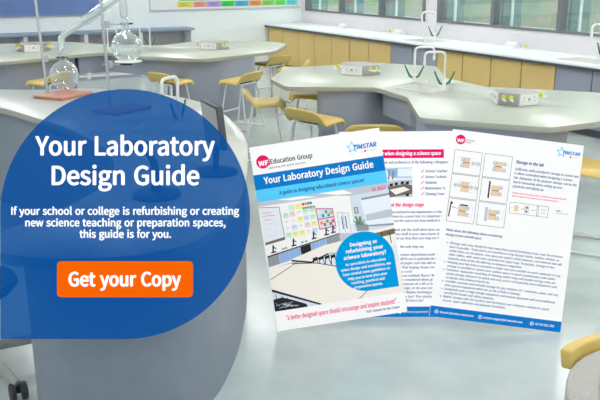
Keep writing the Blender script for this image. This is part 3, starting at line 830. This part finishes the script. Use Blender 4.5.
for u in (4, 10, 15): line(t, (u, 148+u*.4), (u+.4, 156+u*.3), .7, P['black'], Z(4.8))
t.build('classroom_picture', None, cv, False)
t = MB(); text_into(t, 'V1 2023', 114.7, 128.8, 61.8, 3.4, P['pink'], .02, z=Z(3)); t.build('version_lettering', None, cv, False)
# speech bubble: a disc with a square corner at lower right
t = MB(); bp = []
bc, br = (97.5, 129.8), 29.7
for k in range(0, 61):
    a = math.radians(-90-k*270/60)
    bp.append((bc[0]+br*math.cos(a), bc[1]-br*math.sin(a)))
bp.append((bc[0]+br, bc[1]+br))
t.poly(flip(bp), Z(6)); t.build('bubble_panel', P['bubble'], cv)
t = MB()
for s_, u0, u1, v in (('Designing or', 84.8, 112.5, 113.4), ('refurbishing your', 79.8, 117.5, 119.4), ('science laboratory?', 76.5, 119.6, 125.5)): text_into(t, s_, u0, u1, v, 3.7, P['white'], .03, z=Z(7))
for s_, u0, u1, v in (('As specialists in education', 77.5, 118, 132.4), ('space design and installation, we', 72, 122.5, 137.2), ('have created some guidelines to', 73.5, 121, 142), ('help you to best plan your', 78, 117.5, 146.8), ('teaching, practical and', 80.5, 114, 151.4), ('preparation spaces.', 82.8, 111.5, 156)): text_into(t, s_, u0, u1, v-.6, 2.7, P['white'], .018, z=Z(7))
t.build('bubble_lettering', None, cv, False)
t = MB(); text_into(t, '\u201ca better designed space should encourage and inspire students\u201d.', 10.8, 125, 176.2, 4.4, P['pink'], .014, .1, z=Z(1)); t.build('quote_lettering', None, cv, False)
t = MB(); text_into(t, '*BSF Schools for the Future', 90.5, 124.6, 181.3, 2.4, P['navy'], .022, z=Z(1)); t.build('credit_lettering', None, cv, False)

# --- storage page (right), overlay graphic added as a standing panel
p3 = overlay_root('overlay_page', (3.04, 3.574, 1.146), 0, -7.2, .005845, 'tilted white overlay page with six small plan drawings at the right', 'overlay page')
MB().box(0, 132, -188.3, 0, -1.5, 0).build('page_sheet', P['white'], p3)
MB().poly(rect(0, 177.6, 132, 188.3), Z(1)).build('footer_band', P['blue'], p3)
t = MB(); t.poly(disc(9, 9.4, 4.9), Z(1), P['pink']); text_into(t, 'WF', 5.5, 13, 12.0, 3.2, P['white'], .04, z=Z(2)); text_into(t, 'Education', 14.2, 23.4, 10.0, 1.5, P['black'], .01, z=Z(1)); text_into(t, 'Group', 14.2, 19.6, 12.2, 1.5, P['black'], .01, z=Z(1)); t.build('company_logo', None, p3, False)
t = MB(); star(t, 110.6, 9.4, 5.2, .8, P['sky'], Z(1)); text_into(t, 'TIMSTAR', 111.5, 129.6, 11.0, 3.3, P['blue'], .035, .15, z=Z(2)); t.poly(disc(120, 13.2, 1.0), Z(2), P['pink']); text_into(t, 'wf education', 121.8, 129, 13.8, 1.1, P['grey'], 0, z=Z(2)); t.build('star_logo', None, p3, False)
t = MB(); gz = Z(1.5)
for ci, u in enumerate((4.6, 35.0)):
    for ri, v in enumerate((20.1, 44.3, 68.6)):
        w_, h_ = 27.6, 23.2
        frame(t, u, v, u+w_, v+h_, .55, P['grey'], gz)
        cu, cvv = u+w_/2+(2 if (ci, ri) != (0, 0) else 0), v+h_/2
        frame(t, cu-10 if ci == 0 and ri != 2 else cu-5, cvv-5, cu+9, cvv+5, .35, P['lgrey'], gz)
        t.poly(rect(cu-5.5, cvv-5.2, cu+2.8, cvv+5.2), Z(1.2), P['tan'])
        spots = {(0, 0): ((-5, -3), (-5, 3), (6, 0), (11, 0)), (0, 1): ((-11, -1), (-7, -1), (5, 0), (10, 0)), (0, 2): ((4, -3), (4, 3)), (1, 0): ((-5, -3), (-5, 3), (5, -3), (5, 3)), (1, 1): ((4, -3), (4, 3)), (1, 2): ((4, -3), (4, 3))}[(ci, ri)]
        for a, b in spots:
            t.poly(disc(cu+a, cvv+b, 1.9, 14), Z(2), P['grey']); t.poly(disc(cu+a, cvv+b, 1.35, 14), Z(2.4), P['white']); line(t, (cu+a-.8, cvv+b), (cu+a+.8, cvv+b), .6, P['black'], Z(2.8))
        line(t, (cu-4, cvv), (cu+2, cvv), .6, P['black'], Z(2.4))
        if (ci, ri) == (1, 1): line(t, (cu-7.5, cvv-9), (cu-7.5, cvv+8), 1.6, P['black'], Z(2.4))
        if (ci, ri) == (1, 2): line(t, (cu-7.5, cvv-7), (cu-7.5, cvv+7), 2.8, P['silver'], Z(2.4))
        if (ci, ri) == (0, 2):
            line(t, (cu-13, cvv-8), (cu-14, cvv+7), 1.2, P['black'], Z(2.4)); line(t, (cu-4, cvv-6), (cu+4, cvv-6), 1.4, P['black'], Z(2.4)); line(t, (cu-12, cvv-3), (cu-6, cvv-2), .4, P['black'], Z(2.4)); t.poly(disc(cu-12.6, cvv-7, 1.3, 12), Z(2.6), P['black'])
t.build('plan_drawings', None, p3, False)
t = MB(); text_into(t, 'Storage in the lab', 66.4, 94.8, 26.0, 3.0, P['navy'], .03, .2, z=Z(1)); 
text_into(t, 'Think about the following when considering', 5.6, 62.6, 101.6, 2.4, P['navy'], .03, .2, z=Z(1)); text_into(t, 'storage in your new lab space', 5.6, 42, 106.2, 2.4, P['navy'], .03, .2, z=Z(1)); t.build('heading_lettering', None, p3, False)
t = MB()
for i, (s_, u1) in enumerate((('Sufficient, well-considered storage is a must and', 130.5), ('is often overlooked when designing a science', 125), ('lab. Adequate, fit for purpose storage can be the', 130), ('key to timesaving when setting up your', 116), ('practicals and tidying up.', 98))): text_into(t, s_, 66.6, u1, 32.8+i*4.35, 2.5, P['ink'], .022, z=Z(1))
bl = [(1, 'All bags and coats should be kept away from practical working areas, near the entrance', 125), (0, 'door if possible. These items are considered a trip hazard. Hooks, lockers, shelves, or', 122), (0, 'cubby holes are all options. One space per pupil is ideal, however, one between two will', 125), (0, 'often suffice, with some extra provision for larger bags. If possible, storage in two', 118), (0, 'separate areas of the lab will help to minimise congestion.', 86),
  (1, 'Keeping your lab clean is essential so make sure you consider as much cupboard or tray', 125), (0, 'storage as possible to ensure clear surface space to avoid contamination and clutter.', 121),
  (1, 'Perimeter cupboards consisting of shelving and/or trays and mobile storage units are', 121), (0, 'useful storage solutions for quick and easy access to frequently used equipment such', 123), (0, 'as tripods, mats, Bunsen burners etc.', 56),
  (1, 'Consider separate and lockable storage for gas cylinders, ICT, textbooks, paper, and any', 125), (0, 'other general equipment which are at risk of theft or damage.', 88),
  (1, 'Equipment such as high voltage equipment and vacuum glassware will need additional', 123), (0, 'security for health and safety purposes.', 62),
  (1, 'Mobile storage units for teachers and technicians are a fantastic solution for quick', 118), (0, 'access, space utilisation and dynamic timetables.', 75)]
for i, (b_, s_, u1) in enumerate(bl):
    v = 114.3+i*3.84
    text_into(t, s_, 11.4, u1, v, 2.25, P['ink'], .020, z=Z(1))
    if b_: t.poly(disc(8.6, v-.9, .65, 10), Z(1), P['ink'])
t.build('body_lettering', None, p3, False)
t = MB(); text_into(t, 'The illustration in this image shows a small lab set out, drawn with pull', 66.6, 121, 56.4, 1.6, P['pink'], .02, z=Z(1)); text_into(t, 'distances measured from a guide to exact scaled measurements.', 66.6, 114, 59.4, 1.6, P['pink'], .02, z=Z(1)); t.build('note_lettering', None, p3, False)
t = MB(); frame(t, 66, 65.2, 104.7, 76, .5, P['grey'], Z(1)); t.poly(rect(70.4, 67.7, 75, 73.7), Z(1.5), P['tan']); frame(t, 81, 67.2, 85, 74.1, .4, P['grey'], Z(1.5))
for b in (68.9, 72.5): t.poly(disc(83, b, 1.2, 12), Z(2), P['brown'])
frame(t, 93.4, 66.2, 95, 75.2, .5, P['grey'], Z(1.5))
for u, v in ((67.5, 70.7), (77, 70.7), (87.5, 70.7), (97.5, 69.2), (97.5, 72.2)): line(t, (u, v), (u+4.5 if u > 70 else u+1.6, v), .5, P['grey'], Z(1.5))
line(t, (112.4, 68.1), (117, 68.1), .8, P['black'], Z(1.5)); line(t, (112.4, 70.3), (125, 70.3), .5, P['grey'], Z(1.5)); t.build('scale_drawing', None, p3, False)
t = MB()
for u, s_, u0, u1 in ((6.4, 'shop.wf-education.com/science', 9.6, 44), (50.5, 'customer.support@wf-education.com', 53.6, 93), (102.5, '01743 812 300', 106, 125)):
    t.poly(disc(u, 183, 1.9, 18), Z(2), P['white']); t.poly(disc(u, 183, 1.4, 18), Z(2.3), P['blue']); line(t, (u-.8, 183), (u+.8, 183), .6, P['white'], Z(2.6))
    text_into(t, s_, u0, u1, 184.0, 2.2, P['white'], .012, z=Z(2))
t.build('footer_lettering', None, p3, False)

# --- design stage page, added overlay panel (middle, behind the other two)
p2 = overlay_root('overlay_page', (2.585-.02, 4.088-.02, 1.090), 0, .4, .006134, 'white overlay page with pink heading strip, between the cover and the plan drawings', 'overlay page')
# photo frame: left edge 340, top 131
MB().box(0, 122, -184.6, 0, -1.5, 0).build('page_sheet', P['white'], p2)
MB().poly(rect(0, 174.3, 122, 184.6), Z(1)).build('footer_band', P['blue'], p2)
MB().poly(rect(10, 18.0, 104.2, 26.6), Z(1)).build('heading_band', P['pink'], p2)
t = MB(); text_into(t, 'Things to consider when designing a science space', 12, 101.3, 23.6, 3.5, P['white'], .03, .2, z=Z(2)); t.build('heading_lettering', None, p2, False)
t = MB()
text_into(t, 'needs and preferences of the following colleagues:', 40.5, 108.6, 32.0, 2.6, P['ink'], .020, z=Z(1))
for i, s_ in enumerate(('Science Teachers', 'Science Technicians', 'Students', 'Maintenance Team', 'Cleaning Team')):
    v = 41.0+i*5.65; L = (22.6, 25, 11.4, 24, 18.6)[i]
    text_into(t, s_, 85.5, 85.5+L, v, 2.7, P['ink'], .022, z=Z(1))
para = [('ms involved in new departments or refurb', 81.4, 103.6), ('rience in a career task. It is important to', 85.7, 103.2), ("s use the spaces you have worked in p", 90, 102.6), None,
        ('s and ask the staff what does and', 99, 101), ('cience staff in your own school also', 103.3, 102), ('an of an idea that you may not he', 107.5, 101), None, ('the early stage are;', 115.8, 84), None,
        ('science department need? Th', 123.8, 99), ('APSS use is probably the be', 128, 99), ('of pupils each lab will need', 132.2, 99), ('r that buying cheap can of', 136.4, 98), ('to cost!', 140.5, 72), ('rious multiple floors? Wall', 144.6, 97), ('be considered when pl', 148.7, 92), ('provision of a lift or h', 152.9, 92), ('design, or do you see', 157, 92), ('bs? Maybe heating/ai', 161.2, 92), ('ems too? (for examp', 165.4, 92), ('n will there be?', 169.4, 83)]
for q_ in para:
    if q_:
        s_, v, u1 = q_
        st_ = 52 if v < 112 else 60
        text_into(t, s_, st_, u1, v, 2.5, P['ink'], .020, z=Z(1))
t.build('body_lettering', None, p2, False)
t = MB(); text_into(t, 'at the design stage', 50.8, 84.2, 74.6, 3.3, P['pink'], .035, .2, z=Z(1))
for i in range(5):
    v = 40+i*5.65; line(t, (81.3, v-.4), (82.2, v+.8), .7, P['pink'], Z(1)); line(t, (82.1, v+.8), (84, v-1.9), .7, P['pink'], Z(1))
t.build('accent_lettering', None, p2, False)
t = MB()
pc([(36, 35.5), (72.5, 35.5), (72.5, 65.5), (36, 65.5)], 'wallp', 1); pc([(46, 37), (72.5, 36), (72.5, 46), (52, 46)], 'cab', 1.5); pc([(58, 37), (72.5, 36.5), (72.5, 45), (58, 45)], 'winp', 1.8)
pc([(36, 50), (72.5, 48), (72.5, 65.5), (36, 65.5)], 'silver', 1.5); pc([(44, 56), (66, 52), (72.5, 54), (72.5, 62), (50, 65.5), (44, 62)], 'brown', 2)
pc([(50, 58), (64, 55), (70, 58), (56, 63)], 'cream', 2.4)
for u, v in ((46, 54), (50, 52), (55, 51), (61, 50), (66, 50), (47, 61), (66, 62)): pc([(u, v), (u+3.4, v-.4), (u+3, v+2.4), (u, v+2.6)], 'black', 2.8)
for u in (49, 53): line(t, (u, 48), (u+.8, 39), 1.3, P['sage'], Z(2.8))
t.build('classroom_picture', None, p2, False)
t = MB(); t.poly(disc(59.5, 179.6, 1.6, 18), Z(2), P['white']); text_into(t, 'customer.support@wf-', 62.5, 88, 180.4, 2.1, P['white'], .0, z=Z(2)); t.build('footer_lettering', None, p2, False)

# prop legs added behind the overlay pages so they reach the floor
for e, W_, H_ in ((cv, 131.5, 186), (p3, 132, 188), (p2, 122, 184)):
    mw = e.matrix_world.copy() if e.matrix_world else None
    bpy.context.view_layer.update(); mw = e.matrix_world.copy(); inv = mw.inverted()
    for uu in {cv: (.35, .6), p3: (.7, .92), p2: (.55, .75)}[e]:
        top = mw @ Vector((W_*uu, -H_*.70, -2)); foot = Vector((top.x, top.y, 0.006))+Vector((rN.x, rN.y, 0)).normalized()*(-.05)
        MB().tube([inv @ top, inv @ foot], 1.2, seg=8).build('added_prop_leg', M['pale'], e)

# --- blue title overlay, added as a glowing panel before the desk
S = .0041
sg = overlay_root('title_overlay', (.914, 3.083, 1.081), 0, 0, S, 'translucent blue rounded title overlay with white lettering, added in front of the teaching desk', 'title overlay')
sm = bpy.data.materials.new('glowing_blue'); sm.use_nodes = True; nt = sm.node_tree; nt.nodes.clear()
o_ = nt.nodes.new('ShaderNodeOutputMaterial'); tr = nt.nodes.new('ShaderNodeBsdfTransparent'); tr.inputs['Color'].default_value = (.23, .30, .35, 1)
em = nt.nodes.new('ShaderNodeEmission'); em.inputs['Color'].default_value = (*lin((12, 79, 149)), 1); em.inputs['Strength'].default_value = .76  # panel is no lamp: its blue is emitted to stay flat
ad = nt.nodes.new('ShaderNodeAddShader'); nt.links.new(tr.outputs[0], ad.inputs[0]); nt.links.new(em.outputs[0], ad.inputs[1]); nt.links.new(ad.outputs[0], o_.inputs['Surface'])
bp = [(124.9*math.cos(math.radians(a)), 124.9*math.sin(math.radians(a))) for a in range(-90, 181, 3)]+[(-124.9, -124.9)]
MB().prism(bp, -1.5, 0).build('overlay_panel', sm, sg)
t = MB(); C0 = (124.6, 213.6)
def T(s_, x0, x1, y, cap, bold, m=P['white'], z=.5): text_into(t, s_, x0-C0[0], x1-C0[0], y-C0[1], cap, m, bold, z=z, res=6)
SW = print_mat('overlay_white', (255, 255, 255), .4, .75)
T('Your Laboratory', 34.8, 214.5, 154.6, 18.4, .020, SW); T('Design Guide', 51.2, 199, 184.2, 18.4, .020, SW); t.build('title_lettering', None, sg, False)
t = MB()
T('If your school or college is refurbishing or creating', 10.8, 238.8, 214.2, 7.4, .024, SW); T('new science teaching or preparation spaces,', 24.8, 225.2, 225.8, 7.4, .024, SW); T('this guide is for you.', 79, 170.8, 237.2, 7.4, .024, SW)
t.build('message_lettering', None, sg, False)
OR = print_mat('button_orange', (255, 102, 0), .3, .72)
bt = MB().prism(rounded([(57.2-C0[0], C0[1]-296.5), (192.6-C0[0], C0[1]-296.5), (192.6-C0[0], C0[1]-260.8), (57.2-C0[0], C0[1]-260.8)], 4.5, 6), .2, 2.2).build('button_panel', OR, sg)
t = MB(); T('Get your Copy', 68.6, 181, 285.2, 13.6, .026, SW, 2.6); t.build('button_lettering', None, bt, False)
# steel fixings added to tie the title overlay to the desk
bpy.context.view_layer.update(); inv = sg.matrix_world.inverted()
for u in (-30, 25):
    p = sg.matrix_world @ Vector((u, -62, -1.5))
    q_ = p - rN*.22
    MB().tube([inv @ p, inv @ q_], 3.0, seg=14).build('added_fixing', M['steel'], sg)

# ------------------------------------------------------------------ world, camera
wd = bpy.data.worlds.new('World'); bpy.context.scene.world = wd; wd.use_nodes = True
bg = wd.node_tree.nodes['Background']; bg.inputs['Color'].default_value = (.86, .97, 1, 1); bg.inputs['Strength'].default_value = 2.6
cam = bpy.data.cameras.new('Camera'); cam.lens = 36*800/600; cam.sensor_width = 36; cam.clip_start = .05
co = bpy.data.objects.new('Camera', cam); COL.objects.link(co); co.location = (0, 0, 2.05)
co.rotation_euler = (PI/2-PITCH, 0, -YAW)
bpy.context.scene.camera = co
sc = bpy.context.scene
sc.view_settings.view_transform = 'Standard'; sc.view_settings.look = 'None'; sc.view_settings.exposure = 0
sc.cycles.max_bounces = 8; sc.cycles.transparent_max_bounces = 16; sc.cycles.diffuse_bounces = 5
sc.cycles.use_denoising = True
